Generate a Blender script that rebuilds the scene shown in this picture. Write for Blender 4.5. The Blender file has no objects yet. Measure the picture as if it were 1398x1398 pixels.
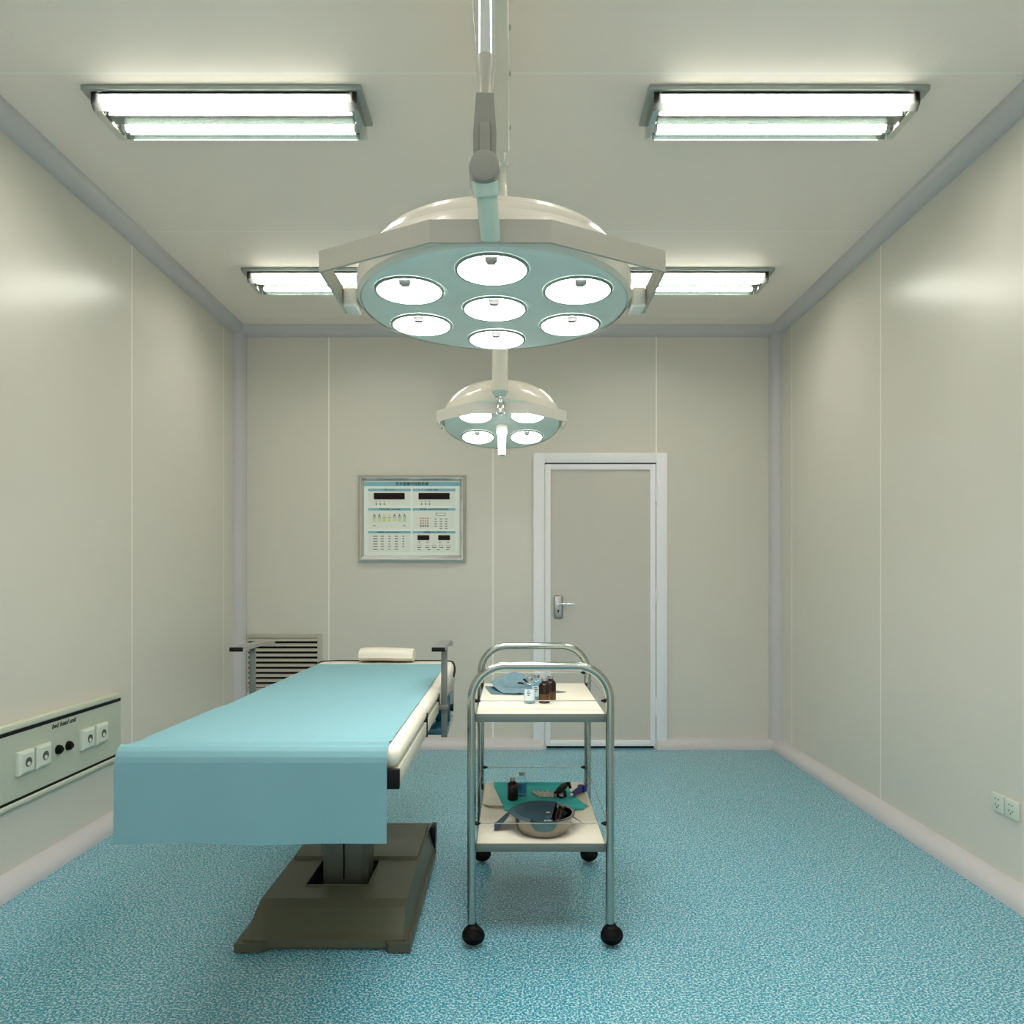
import bpy, bmesh, math, random
from mathutils import Vector, Matrix, noise
random.seed(7)
S = bpy.context.scene
COL = S.collection
PI = math.pi
F = 970.8                      # focal length in pixels of a 1398 frame
EYE = 1.225
XL, XR, YB, YF, ZC = -1.975, 1.915, 5.11, -1.6, 3.02

# ------------------------------------------------------------------ materials
def mat(name, col, rough=0.5, metal=0.0, spec=0.5, emit=None, es=0.0, coat=0.0, bump=None, trans=0.0, ior=1.45, alpha=1.0, ns=None):
    m = bpy.data.materials.new(name); m.use_nodes = True
    nt = m.node_tree; b = nt.nodes['Principled BSDF']
    b.inputs['Base Color'].default_value = (*col, 1)
    b.inputs['Roughness'].default_value = rough
    b.inputs['Metallic'].default_value = metal
    b.inputs['Specular IOR Level'].default_value = spec
    b.inputs['Coat Weight'].default_value = coat
    b.inputs['Transmission Weight'].default_value = trans
    b.inputs['IOR'].default_value = ior
    if emit:
        b.inputs['Emission Color'].default_value = (*emit, 1)
        b.inputs['Emission Strength'].default_value = es
    if bump or ns:
        tc = nt.nodes.new('ShaderNodeTexCoord')
        mp = nt.nodes.new('ShaderNodeMapping')
        nz = nt.nodes.new('ShaderNodeTexNoise')
        sc, st, stretch = bump if bump else ns
        mp.inputs['Scale'].default_value = stretch
        nz.inputs['Scale'].default_value = sc; nz.inputs['Detail'].default_value = 4
        nt.links.new(tc.outputs['Object'], mp.inputs['Vector']); nt.links.new(mp.outputs[0], nz.inputs['Vector'])
        if bump:
            bp = nt.nodes.new('ShaderNodeBump'); bp.inputs['Strength'].default_value = st; bp.inputs['Distance'].default_value = 0.01
            nt.links.new(nz.outputs['Fac'], bp.inputs['Height']); nt.links.new(bp.outputs[0], b.inputs['Normal'])
        else:
            mx = nt.nodes.new('ShaderNodeMix'); mx.data_type = 'RGBA'
            mx.inputs[6].default_value = (*[c*(1-st) for c in col], 1); mx.inputs[7].default_value = (*[min(1, c*(1+st)) for c in col], 1)
            nt.links.new(nz.outputs['Fac'], mx.inputs[0]); nt.links.new(mx.outputs[2], b.inputs['Base Color'])
    return m

def clear_mat(name, tint, refl=0.06, rough=0.02):
    m = bpy.data.materials.new(name); m.use_nodes = True
    nt = m.node_tree; nt.nodes.clear()
    out = nt.nodes.new('ShaderNodeOutputMaterial')
    t = nt.nodes.new('ShaderNodeBsdfTransparent'); t.inputs[0].default_value = (*tint, 1)
    g = nt.nodes.new('ShaderNodeBsdfGlossy'); g.inputs['Roughness'].default_value = rough
    lw = nt.nodes.new('ShaderNodeLayerWeight'); lw.inputs[0].default_value = .12
    fr = nt.nodes.new('ShaderNodeMath'); fr.operation = 'MULTIPLY_ADD'; fr.inputs[1].default_value = .7; fr.inputs[2].default_value = refl
    nt.links.new(lw.outputs['Facing'], fr.inputs[0])
    mx = nt.nodes.new('ShaderNodeMixShader')
    nt.links.new(fr.outputs[0], mx.inputs[0]); nt.links.new(t.outputs[0], mx.inputs[1]); nt.links.new(g.outputs[0], mx.inputs[2])
    nt.links.new(mx.outputs[0], out.inputs[0])
    return m

TUBE_E, LENS_E, LENS2_E = 29.0, 22.0, 15.0
M = dict(
    wall=mat('wall panel', (0.70, 0.665, 0.59), 0.28, 0.0, 0.85, ns=(1.3, 0.015, (1, 1, .3))),
    ceil=mat('ceiling panel', (0.96, 0.86, 0.78), 0.5, ns=(1.1, 0.015, (1, 1, 1))),
    seam=mat('white sealant', (1.0, 0.94, 0.86), 0.5),
    cove=mat('cove trim', (0.60, 0.575, 0.59), 0.28, ns=(260, 0.10, (1, 1, 1))),
    frame_w=mat('door frame white', (0.93, 0.91, 0.94), 0.4, ns=(220, 0.04, (1, 1, 1))),
    leaf=mat('door leaf', (0.64, 0.60, 0.54), 0.4),
    dark=mat('black rubber', (0.004, 0.004, 0.004), 0.5, spec=.15),
    black=mat('black plastic', (0.004, 0.004, 0.004), 0.4, spec=.2),
    steel=mat('brushed steel', (0.68, 0.68, 0.66), 0.26, 1.0),
    steeld=mat('satin steel', (0.42, 0.42, 0.41), 0.36, 1.0),
    chrome=mat('chrome', (0.86, 0.87, 0.88), 0.07, 1.0),
    tube_s=mat('trolley steel', (0.36, 0.39, 0.355), 0.2, 1.0),
    cream=mat('cream enamel', (0.74, 0.70, 0.61), 0.22, coat=.3),
    yoke=mat('shaded lamp enamel', (0.41, 0.395, 0.34), 0.32),  # colour darkened for the big yoke's unlit side facing the camera
    greyen=mat('grey enamel', (0.25, 0.255, 0.22), 0.3),
    tealrefl=mat('teal reflection gloss', (0.42, 0.55, 0.49), 0.12, coat=.5),  # teal of the reflected floor put into the base colour
    face=mat('lamp face', (0.68, 0.745, 0.68), 0.25),
    lens=mat('lit lens', (1, 1, 1), 0.3, emit=(1.0, 0.985, 0.94), es=LENS_E),
    lens2=mat('lit small lens', (1, 1, 1), 0.3, emit=(1.0, 0.985, 0.94), es=LENS2_E),
    ftube=mat('lit tube', (1, 1, 1), 0.3, emit=(1.0, 0.945, 0.86), es=TUBE_E),
    plate=mat('fixture plate', (0.36, 0.40, 0.38), 0.35, .3),
    mirror=mat('reflector metal', (0.13, 0.17, 0.155), 0.08, 1.0, bump=(300, .10, (1, 1, 1))),
    whitepl=mat('white plastic', (0.74, 0.76, 0.72), 0.35),
    acryl=clear_mat('clear acrylic', (0.95, 0.985, 0.97)),
    pad=mat('cream vinyl', (0.72, 0.68, 0.58), 0.42),
    board=mat('table board', (0.55, 0.54, 0.45), 0.4),
    olive=mat('olive grey paint', (0.082, 0.086, 0.054), 0.36, ns=(3, .06, (1, 1, 1))),
    olived=mat('dark pit', (0.01, 0.01, 0.009), 0.7),
    column=mat('olive column', (0.11, 0.125, 0.10), 0.3, .4),
    cloth=mat('teal drape', (0.188, 0.365, 0.408), 0.8, spec=.25, bump=(5, .12, (1, 1.8, 1))),
    cloth2=mat('blue grey cloth', (0.135, 0.225, 0.265), 0.85, spec=.2),
    cloth3=mat('turquoise cloth', (0.05, 0.42, 0.40), 0.8, spec=.25),
    cloth4=mat('dusty blue cloth', (0.095, 0.17, 0.21), 0.85, spec=.2),
    lam=mat('ivory laminate', (0.80, 0.74, 0.62), 0.3),
    edge=mat('shelf edge metal', (0.13, 0.165, 0.145), 0.4, .2),
    arm=mat('arm support grey', (0.16, 0.18, 0.165), 0.35, .3), ring=mat('lens ring grey', (0.16, 0.22, 0.20), 0.35), syoke=mat('brightened yoke enamel', (0.66, 0.63, 0.56), 0.3),  # small yoke's enamel is brightened, since its near side is unlit
    tray=mat('ivory tray', (0.66, 0.62, 0.50), 0.35),
    navy=mat('navy plastic', (0.012, 0.010, 0.13), 0.35),
    brown=mat('brown glass', (0.016, 0.005, 0.004), 0.12, spec=.4),
    brownl=mat('amber liquid', (0.085, 0.042, 0.014), 0.12, spec=.4),
    bglass=clear_mat('bottle glass', (0.86, 0.95, 0.97)),
    liquid=mat('pale blue liquid', (0.24, 0.47, 0.60), 0.15, coat=.4),
    blabel=mat('white label', (0.62, 0.74, 0.80), 0.5),
    blabel2=mat('blue label', (0.03, 0.22, 0.42), 0.5),
    gauze=mat('gauze', (0.66, 0.62, 0.52), 0.9, spec=.1),
    gauzeb=mat('rust print', (0.30, 0.14, 0.08), 0.8),
    bcloth=mat('slate cloth', (0.055, 0.10, 0.125), 0.85, spec=.15), bowl=mat('basin steel', (0.26, 0.25, 0.22), 0.15, 1.0),
    unit=mat('sage panel', (0.50, 0.55, 0.45), 0.35),
    unitr=mat('sage rail', (0.62, 0.65, 0.53), 0.3),
    socket=mat('socket white', (0.66, 0.71, 0.62), 0.35),
    socketd=mat('socket dark', (0.10, 0.11, 0.09), 0.5),
    pface=mat('panel white', (0.93, 0.97, 0.90), 0.5),
    pbox=mat('panel box', (0.88, 0.89, 0.82), 0.5),
    pbar=mat('panel blue', (0.24, 0.52, 0.60), 0.5),
    pink=mat('panel ink', (0.035, 0.07, 0.09), 0.5),
    pgrey=mat('panel grey marks', (0.27, 0.28, 0.24), 0.5),
    pdisp=mat('unlit display', (0.012, 0.006, 0.004), 0.4, spec=.2),
    pyel=mat('yellow green lamp', (0.78, 0.80, 0.36), 0.4),
    pgrn=mat('pale green lamp', (0.58, 0.80, 0.50), 0.4),
    ppnk=mat('pink marks', (0.66, 0.46, 0.40), 0.5),
    bluebox=mat('deep teal plastic', (0.012, 0.10, 0.15), 0.12, coat=.4),
    slat=mat('vent slat', (0.50, 0.48, 0.40), 0.4),
)

def frost_mat():
    m = bpy.data.materials.new('frosted acrylic'); m.use_nodes = True
    nt = m.node_tree; nt.nodes.clear(); L = nt.links.new
    out = nt.nodes.new('ShaderNodeOutputMaterial'); t = nt.nodes.new('ShaderNodeBsdfTransparent'); t.inputs[0].default_value = (.9, .95, .92, 1)
    tr_ = nt.nodes.new('ShaderNodeBsdfTranslucent'); tr_.inputs[0].default_value = (.14, .148, .144, 1)
    mx = nt.nodes.new('ShaderNodeMixShader'); mx.inputs[0].default_value = .955
    L(t.outputs[0], mx.inputs[1]); L(tr_.outputs[0], mx.inputs[2]); L(mx.outputs[0], out.inputs[0])
    return m
M['frost'] = frost_mat()

def floor_mat():
    m = bpy.data.materials.new('speckled vinyl'); m.use_nodes = True
    nt = m.node_tree; b = nt.nodes['Principled BSDF']; L = nt.links.new
    tc = nt.nodes.new('ShaderNodeTexCoord')
    def nz(scale, detail, off):
        mp = nt.nodes.new('ShaderNodeMapping'); mp.inputs['Location'].default_value = (off, off*.7, 0)
        L(tc.outputs['Object'], mp.inputs['Vector'])
        n = nt.nodes.new('ShaderNodeTexNoise'); n.inputs['Scale'].default_value = scale; n.inputs['Detail'].default_value = detail
        L(mp.outputs[0], n.inputs['Vector']); return n
    def ramp(n, a, c):
        r = nt.nodes.new('ShaderNodeValToRGB'); r.color_ramp.elements[0].position = a; r.color_ramp.elements[1].position = c
        L(n.outputs['Fac'], r.inputs[0]); return r
    def mix(f, c1, c2):
        x = nt.nodes.new('ShaderNodeMix'); x.data_type = 'RGBA'
        L(f, x.inputs[0])
        for i, c in ((6, c1), (7, c2)):
            if isinstance(c, tuple): x.inputs[i].default_value = (*c, 1)
            else: L(c, x.inputs[i])
        return x.outputs[2]
    big = ramp(nz(160, 2.0, 3), .50, .56)
    pal = ramp(nz(145, 2.0, 17), .53, .58)
    pnk = ramp(nz(165, 1.5, 41), .62, .66)
    c = mix(big.outputs[0], (0.038, 0.220, 0.340), (0.11, 0.440, 0.490))
    c = mix(pal.outputs[0], c, (0.42, 0.68, 0.75))
    c = mix(pnk.outputs[0], c, (0.56, 0.56, 0.70))
    L(c, b.inputs['Base Color'])
    b.inputs['Roughness'].default_value = 0.19
    b.inputs['Specular IOR Level'].default_value = 0.5
    return m
M['floor'] = floor_mat()

# ------------------------------------------------------------------ mesh builder
class MB:
    def __init__(s, mats):
        s.bm = bmesh.new(); s.mats = mats if isinstance(mats, (list, tuple)) else [mats]; s.mi = 0
    def _add(s, bm2, mtx=None):
        if mtx is not None: bmesh.ops.transform(bm2, matrix=mtx, verts=bm2.verts)
        vm = {v: s.bm.verts.new(v.co) for v in bm2.verts}
        for f in bm2.faces:
            try: nf = s.bm.faces.new([vm[v] for v in f.verts]); nf.material_index = s.mi
            except ValueError: pass
        bm2.free(); return s
    def box(s, x0, x1, y0, y1, z0, z1, bev=0.0, seg=2, mtx=None):
        b = bmesh.new(); bmesh.ops.create_cube(b, size=1)
        for v in b.verts:
            v.co = Vector(((x0+x1)/2+v.co.x*(x1-x0), (y0+y1)/2+v.co.y*(y1-y0), (z0+z1)/2+v.co.z*(z1-z0)))
        if bev: bmesh.ops.bevel(b, geom=list(b.edges), offset=bev, segments=seg, profile=.5, affect='EDGES')
        return s._add(b, mtx)
    def cyl(s, p0, p1, r0, r1=None, n=24, cap=True):
        p0, p1 = Vector(p0), Vector(p1); r1 = r0 if r1 is None else r1
        d = p1-p0; q = d.to_track_quat('Z', 'Y').to_matrix()
        b = bmesh.new(); A = []; B = []
        for i in range(n):
            a = 2*PI*i/n; u = q @ Vector((math.cos(a), math.sin(a), 0))
            A.append(b.verts.new(p0+u*r0)); B.append(b.verts.new(p1+u*r1))
        for i in range(n): b.faces.new((A[i], A[(i+1) % n], B[(i+1) % n], B[i]))
        if cap: b.faces.new(A[::-1]); b.faces.new(B)
        return s._add(b)
    def tube(s, pts, r, n=16, closed=False):
        pts = [Vector(p) for p in pts]; b = bmesh.new(); rings = []
        N = len(pts); up = None
        for i, p in enumerate(pts):
            if closed: t = (pts[(i+1) % N]-pts[i-1]).normalized()
            else: t = (pts[min(i+1, N-1)]-pts[max(i-1, 0)]).normalized()
            if up is None:
                up = Vector((0, 0, 1)) if abs(t.z) < .9 else Vector((0, 1, 0))
            a = t.cross(up).normalized(); c = a.cross(t).normalized(); up = c
            rr = r[i] if isinstance(r, (list, tuple)) else r
            rings.append([b.verts.new(p+(a*math.cos(2*PI*k/n)+c*math.sin(2*PI*k/n))*rr) for k in range(n)])
        for i in range(N if closed else N-1):
            A, B = rings[i], rings[(i+1) % N]
            for k in range(n): b.faces.new((A[k], A[(k+1) % n], B[(k+1) % n], B[k]))
        if not closed: b.faces.new(rings[0][::-1]); b.faces.new(rings[-1])
        return s._add(b)
    def lathe(s, prof, c, n=48, mtx=None):
        """prof: (r, z) list about the z axis, placed at c (optional rotation mtx)"""
        b = bmesh.new(); rings = []
        for r, z in prof:
            if r < 1e-6: rings.append([b.verts.new((0, 0, z))])
            else: rings.append([b.verts.new((r*math.cos(2*PI*k/n), r*math.sin(2*PI*k/n), z)) for k in range(n)])
        for A, B in zip(rings, rings[1:]):
            for k in range(n):
                k2 = (k+1) % n
                if len(A) == 1 and len(B) == 1: continue
                if len(A) == 1: b.faces.new((A[0], B[k], B[k2]))
                elif len(B) == 1: b.faces.new((A[k], A[k2], B[0]))
                else: b.faces.new((A[k], A[k2], B[k2], B[k]))
        m = Matrix.Translation(Vector(c)) @ (mtx.to_4x4() if mtx is not None else Matrix())
        return s._add(b, m)
    def prism(s, poly, fn, a, c):
        """poly: 2D points; fn(u, v, w) -> xyz; from w=a to w=c"""
        b = bmesh.new()
        A = [b.verts.new(fn(u, v, a)) for u, v in poly]; B = [b.verts.new(fn(u, v, c)) for u, v in poly]
        n = len(poly)
        for i in range(n): b.faces.new((A[i], A[(i+1) % n], B[(i+1) % n], B[i]))
        b.faces.new(A[::-1]); b.faces.new(B)
        return s._add(b)
    def grid(s, nu, nv, fn, thick=0.0):
        b = bmesh.new()
        V = [[b.verts.new(fn(i/nu, j/nv)) for j in range(nv+1)] for i in range(nu+1)]
        for i in range(nu):
            for j in range(nv): b.faces.new((V[i][j], V[i+1][j], V[i+1][j+1], V[i][j+1]))
        if thick:
            bmesh.ops.recalc_face_normals(b, faces=b.faces)
            g = bmesh.ops.solidify(b, geom=list(b.faces), thickness=thick)
        return s._add(b)
    def quad(s, pts):
        vs = [s.bm.verts.new(p) for p in pts]; f = s.bm.faces.new(vs); f.material_index = s.mi; return s
    def mesh(s, me, mtx):
        b = bmesh.new(); b.from_mesh(me); return s._add(b, mtx)
    def build(s, name, parent=None, origin=None, angle=38, recalc=True, kind=None):
        off = Vector((0, 0, 0))
        if parent is not None:
            p = parent
            while p: off += p.location; p = p.parent
        loc = Vector((0, 0, 0))
        if parent is None and origin is not None: loc = Vector(origin); off = loc
        if recalc: bmesh.ops.recalc_face_normals(s.bm, faces=s.bm.faces)
        for v in s.bm.verts: v.co -= off
        me = bpy.data.meshes.new(name); s.bm.to_mesh(me); s.bm.free()
        for m in s.mats: me.materials.append(m)
        me.polygons.foreach_set('use_smooth', [True]*len(me.polygons))
        me.set_sharp_from_angle(angle=math.radians(angle))
        o = bpy.data.objects.new(name, me); COL.objects.link(o); o.location = loc
        if parent is not None: o.parent = parent
        if kind: o['kind'] = kind
        return o

def tag(o, label, cat, group=None):
    o['label'] = label; o['category'] = cat
    if group: o['group'] = group
    return o
def thing(name, loc, label, cat, group=None):
    o = bpy.data.objects.new(name, None); COL.objects.link(o); o.location = loc; o.empty_display_size = .05
    return tag(o, label, cat, group)
def dup(root, loc, label, group=None):
    r = root.copy(); COL.objects.link(r); r.location = loc; r['label'] = label
    if group: r['group'] = group
    for ch in list(root.children):
        c = ch.copy(); COL.objects.link(c); c.parent = r
        for g in list(ch.children):
            d = g.copy(); COL.objects.link(d); d.parent = c
    return r
def text_mesh(body, size, shear=0.0, ext=0.0, bold=0.0, align='CENTER'):
    cu = bpy.data.curves.new('t', 'FONT'); cu.body = body; cu.size = size; cu.shear = shear; cu.extrude = ext
    cu.offset = bold; cu.align_x = align; cu.align_y = 'CENTER'; cu.resolution_u = 2
    ob = bpy.data.objects.new('t', cu); COL.objects.link(ob)
    bpy.context.view_layer.update()
    me = bpy.data.meshes.new_from_object(ob.evaluated_get(bpy.context.evaluated_depsgraph_get()))
    bpy.data.objects.remove(ob); bpy.data.curves.remove(cu)
    return me
BACK = lambda x, y, z: Matrix(((1, 0, 0, x), (0, 0, 1, y), (0, 1, 0, z), (0, 0, 0, 1)))       # text facing -Y
BACK = lambda x, y, z: Matrix.Translation((x, y, z)) @ Matrix.Rotation(PI/2, 4, 'X')
LEFTW = lambda x, y, z: Matrix.Translation((x, y, z)) @ Matrix.Rotation(PI/2, 4, 'Z') @ Matrix.Rotation(PI/2, 4, 'X')
RIGHTW = lambda x, y, z: Matrix.Translation((x, y, z)) @ Matrix.Rotation(-PI/2, 4, 'Z') @ Matrix.Rotation(PI/2, 4, 'X')

# ------------------------------------------------------------------ room shell
T = .08
def panelled(name, fixed, cuts, span, mk, mat_, w=.0075):
    """a slab with flush sealant strips at every cut along u"""
    b = MB([mat_, M['seam']])
    u0, u1 = span
    cur = u0
    for c in sorted(cuts):
        mk(b, cur, c-w/2); b.mi = 1; mk(b, c-w/2, c+w/2); b.mi = 0; cur = c+w/2
    mk(b, cur, u1)
    return b
seamsY = [0.20, 1.37, 2.533, 3.694, 4.868]
b = panelled('wall_left', XL, seamsY, (YF-T, YB+T), lambda b, a, c: b.box(XL-T, XL, a, c, 0, ZC), M['wall']); b.build('wall_left', kind='structure')
b = panelled('wall_right', XR, seamsY, (YF-T, YB+T), lambda b, a, c: b.box(XR, XR+T, a, c, 0, ZC), M['wall']); b.build('wall_right', kind='structure')
b = panelled('wall_back', YB, [-1.316, -.137, 1.037], (XL, XR), lambda b, a, c: b.box(a, c, YB, YB+T, 0, ZC), M['wall'], .009); b.build('wall_back', kind='structure')
b = panelled('ceiling', ZC, seamsY, (YF-T, YB+T), lambda b, a, c: b.box(XL-T, XR+T, a, c, ZC, ZC+T), M['ceil'], .009); b.build('ceiling', kind='structure')
MB(M['floor']).box(XL-T, XR+T, YF-T, YB+T, -T, 0).build('floor', kind='structure')

# convex coves along every visible edge
R = .071
def arc(cx, cy, sx, sy, n=10):
    p = [(cx, cy)]
    for i in range(n+1):
        a = PI/2*i/n
        p.append((cx+sx*R*math.cos(a), cy+sy*R*math.sin(a)))
    return p
xz = lambda u, v, w: (u, w, v)
yz = lambda u, v, w: (w, u, v)
xy = lambda u, v, w: (u, v, w)
e = .0
MB(M['cove']).prism(arc(XL, YB, 1, -1), xy, 0, ZC).build('trim_1', kind='structure')
MB(M['cove']).prism(arc(XR, YB, -1, -1), xy, 0, ZC).build('trim_2', kind='structure')
MB(M['cove']).prism(arc(XL, ZC, 1, -1), xz, YF, YB).build('trim_3', kind='structure')
MB(M['cove']).prism(arc(XR, ZC, -1, -1), xz, YF, YB).build('trim_4', kind='structure')
MB(M['cove']).prism(arc(YB, ZC, -1, -1), yz, XL, XR).build('trim_5', kind='structure')
MB(M['cove']).prism(arc(XL, 0, 1, 1), xz, YF, YB).build('baseboard_left', kind='structure')
MB(M['cove']).prism(arc(XR, 0, -1, 1), xz, YF, YB).build('baseboard_right', kind='structure')
DX0, DX1 = .153, 1.110
b = MB(M['cove'])
for a, c, sgn in ((XL, DX0+.055, 1), (DX1-.055, XR, -1)):
    b.prism(arc(YB, 0, -1, 1), yz, a, c)
def endcap(b, x, s):            # rounded end of the skirting beside the door
    for k in range(6):
        a0, a1 = PI/2*k/6, PI/2*(k+1)/6
        def prof(a):
            rr = R*math.cos(a); return [(YB-rr*math.cos(PI/2*i/8), rr*math.sin(PI/2*i/8)) for i in range(9)]
        p0, p1 = prof(a0), prof(a1); x0, x1 = x+s*R*.6*math.sin(a0), x+s*R*.6*math.sin(a1)
        for i in range(8):
            b.quad([(x0, *p0[i]), (x0, *p0[i+1]), (x1, *p1[i+1]), (x1, *p1[i])])
endcap(b, DX0+.055, 1); endcap(b, DX1-.055, -1)
b.build('baseboard_back', kind='structure')

# ------------------------------------------------------------------ door
door = MB(M['leaf']).box(.245, 1.021, YB-.012, YB-.001, .016, 2.036).build('door_1', kind='structure')
b = MB(M['frame_w'])
y0 = YB-.03
b.box(DX0, .2335, y0, YB, .0, 2.114, .003); b.box(1.0325, DX1, y0, YB, .0, 2.114, .003); b.box(.2335, 1.0325, y0, YB, 2.044, 2.114, .003)
b.build('door_frame', door)
b = MB(M['frame_w'])
y1 = YB-.024
b.box(.236, .276, y1, YB-.012, .016, 2.034, .002); b.box(.989, 1.029, y1, YB-.012, .016, 2.034, .002)
b.box(.276, .989, y1, YB-.012, 1.994, 2.034, .002); b.box(.276, .989, y1, YB-.012, .016, .058, .002)
b.build('leaf_edging', door)
MB(M['dark']).box(.2345, 1.0315, YB-.010, YB-.002, 2.034, 2.0435).box(.236, 1.03, YB-.018, YB-.002, .004, .0155).build('door_gap_shade', door)  # black strips stand in for the shade in the leaf's gaps
b = MB(M['steeld']); hx0, hx1 = .300, .362
b.box(hx0, hx1, YB-.022, YB-.012, .930, 1.093, .008, 3)
hp = b.build('door_handle', door)
b = MB(M['chrome']); hz = 1.035
b.cyl(((hx0+hx1)/2, YB-.022, hz), ((hx0+hx1)/2, YB-.075, hz), .010)
b.tube([((hx0+hx1)/2-.004, YB-.07, hz), (hx1+.03, YB-.075, hz), (hx1+.077, YB-.068, hz-.001)], [.010, .008, .007])
b.build('lever', hp)
MB(M['black']).cyl(((hx0+hx1)/2, YB-.0225, .985), ((hx0+hx1)/2, YB-.0235, .985), .007, n=16).box((hx0+hx1)/2-.002, (hx0+hx1)/2+.002, YB-.0235, YB-.0225, .968, .985).build('keyhole', hp)
for za, zb in ((1.825-.06, 1.825+.055), (1.035, 1.155), (.235, .362)):
    MB(M['frame_w']).cyl((1.031, YB-.032, za), (1.031, YB-.032, zb), .009, n=14).build('hinge', door)
    
# ------------------------------------------------------------------ vent grille
vt = thing('vent_grille', (-1.64, YB, .42), 'beige louvred return air grille low on the back wall behind the table', 'vent')
vx0, vx1, vz0, vz1 = -1.903, -1.363, .40, .820
b = MB(M['slat']); yv = YB-.014
b.box(vx0, vx0+.012, yv, YB-.0005, vz0, vz1, .002); b.box(vx1-.032, vx1, yv, YB-.0005, vz0, vz1, .002)
b.box(vx0+.012, vx1-.032, yv, YB-.0005, vz1-.032, vz1, .002); b.box(vx0+.012, vx1-.032, yv, YB-.0005, vz0, vz0+.032, .002)
b.build('grille_frame', vt)
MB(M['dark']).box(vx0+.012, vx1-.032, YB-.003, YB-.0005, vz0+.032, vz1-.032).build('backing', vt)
k = 0; z = vz0+.05
while z < vz1-.035:
    m = Matrix.Translation((0, YB-.010, z)) @ Matrix.Rotation(math.radians(52), 4, 'X')
    MB(M['slat']).box(vx0+.012, vx1-.032, -.014, .009, -.0022, .0022, mtx=m).build('slat', vt)
    z += .0365

# ------------------------------------------------------------------ control panel on the back wall
cp = thing('control_panel', (-.7185, YB, 1.33), 'steel framed white and blue control panel with dark displays on the back wall', 'control panel')
px0, px1, pz0, pz1 = -1.105, -.332, 1.330, 1.957
b = MB(M['steel'])
w1, w2, yA, yB_ = .018, .045, YB-.034, YB-.012
def fr(b, x0, x1, z0, z1, x0i, x1i, z0i, z1i, ya, yb):
    o = [(x0, ya, z0), (x1, ya, z0), (x1, ya, z1), (x0, ya, z1)]; i = [(x0i, yb, z0i), (x1i, yb, z0i), (x1i, yb, z1i), (x0i, yb, z1i)]
    for k in range(4): b.quad([o[k], o[(k+1) % 4], i[(k+1) % 4], i[k]])
fr(b, px0, px1, pz0, pz1, px0+.001, px1-.001, pz0+.001, pz1-.001, YB-.001, YB-.012)
fr(b, px0+.001, px1-.001, pz0+.001, pz1-.001, px0+.022, px1-.022, pz0+.022, pz1-.022, YB-.012, YB-.034)
fr(b, px0+.022, px1-.022, pz0+.022, pz1-.022, px0+.025, px1-.025, pz0+.025, pz1-.025, YB-.034, YB-.034)
fr(b, px0+.025, px1-.025, pz0+.025, pz1-.025, px0+w2, px1-w2, pz0+w2+.008, pz1-w2+.003, YB-.034, yB_)
b.build('panel_frame', cp, recalc=False)
yp = YB-.013
fx = lambda cx: (480+cx/8.473-699)/189.98
fz = lambda cy: EYE-(640+cy/8.473-788)/189.98
face = MB(M['pface']).box(px0+w2-.004, px1-w2+.004, yp, YB-.002, pz0+w2+.002, pz1-w2+.006).build('face_plate', cp)
def pbox(b, cx0, cx1, cy0, cy1, t=.0015): b.box(fx(cx0), fx(cx1), yp-t, yp, fz(cy1), fz(cy0))
b = MB(M['pbar']); pbox(b, 150, 1245, 158, 202)
for r_ in ((232, 262), (458, 485), (722, 749)):
    pbox(b, 195, 688, *r_); pbox(b, 708, 1203, *r_)
b.build('heading_bars', cp)
b = MB(M['pbox'])
for r_ in ((264, 430), (487, 695), (751, 965)):
    pbox(b, 197, 686, *r_, t=.0006); pbox(b, 710, 1201, *r_, t=.0006)
b.build('section_fields', cp)
for d_ in ((262, 618, 282, 355), (778, 1136, 282, 355), (766, 902, 770, 826), (1004, 1140, 770, 826)):
    b = MB(M['pdisp']); pbox(b, *d_, t=.004); b.build('display', cp)
b = MB(M['pink']); yt = yp-.0022
def ptext(b, s_, cx, cy, size, **k):
    b.mesh(text_mesh(s_, size, **k), BACK(fx(cx), yt, fz(cy)))
ptext(b, '手术室集中控制系统', 702, 180, .0265, bold=.0006)
for s_, cx, cy in (('时钟   CLOCK', 442, 247), ('计时器   TIMER', 935, 247), ('医用气体报警   GAS ALARM', 445, 471),
                   ('免提电话   HANDS FREE TELEPHONE', 955, 471), ('照明控制   LIGHT CONTROL', 430, 736), ('空调控制   AIR CONDITION', 965, 736)):
    ptext(b, s_, cx, cy, .0125, bold=.0003)
for c0 in (290, 812):
    for j, ch in enumerate(('时', '分', '秒')): ptext(b, ch, c0+j*46, 383, .010)
    for j in range(3): pbox(b, c0-7+j*46, c0+7+j*46, 403, 418, .002)
b.build('lettering', cp)
for j in range(7):
    cx = 268+j*58
    b = MB(M['pyel'] if j < 5 else M['pgrn']); pbox(b, cx-18, cx+18, 582, 612, .003); b.build('indicator_light', cp)
    b = MB(M['pyel'] if j in (2, 3) else M['pgrey'])
    b.prism([(fx(cx-17), fz(555)), (fx(cx+17), fz(555)), (fx(cx), fz(518))], lambda u, v, w: (u, w, v), yp-.0025, yp); b.build('warning_triangle', cp)
b = MB(M['pgrey'])
for j in range(7): pbox(b, 250+j*58, 288+j*58, 566, 572)
for cx, n, w in ((280, 6, 26), (358, 6, 18), (441, 6, 12), (520, 6, 18), (602, 5, 12)):
    for r_ in range(n): pbox(b, cx-w, cx+w, 776+r_*30, 787+r_*30)
for cx in (975, 1036, 1095):
    for r_ in range(4 if cx == 975 else 5): pbox(b, cx-13, cx+13, 578+r_*27, 589+r_*27)
for cx in (268, 614): pbox(b, cx-12, cx+12, 655, 665)
for cx in (786, 880, 1026, 1118): pbox(b, cx-8, cx+8, 845, 858)
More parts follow.
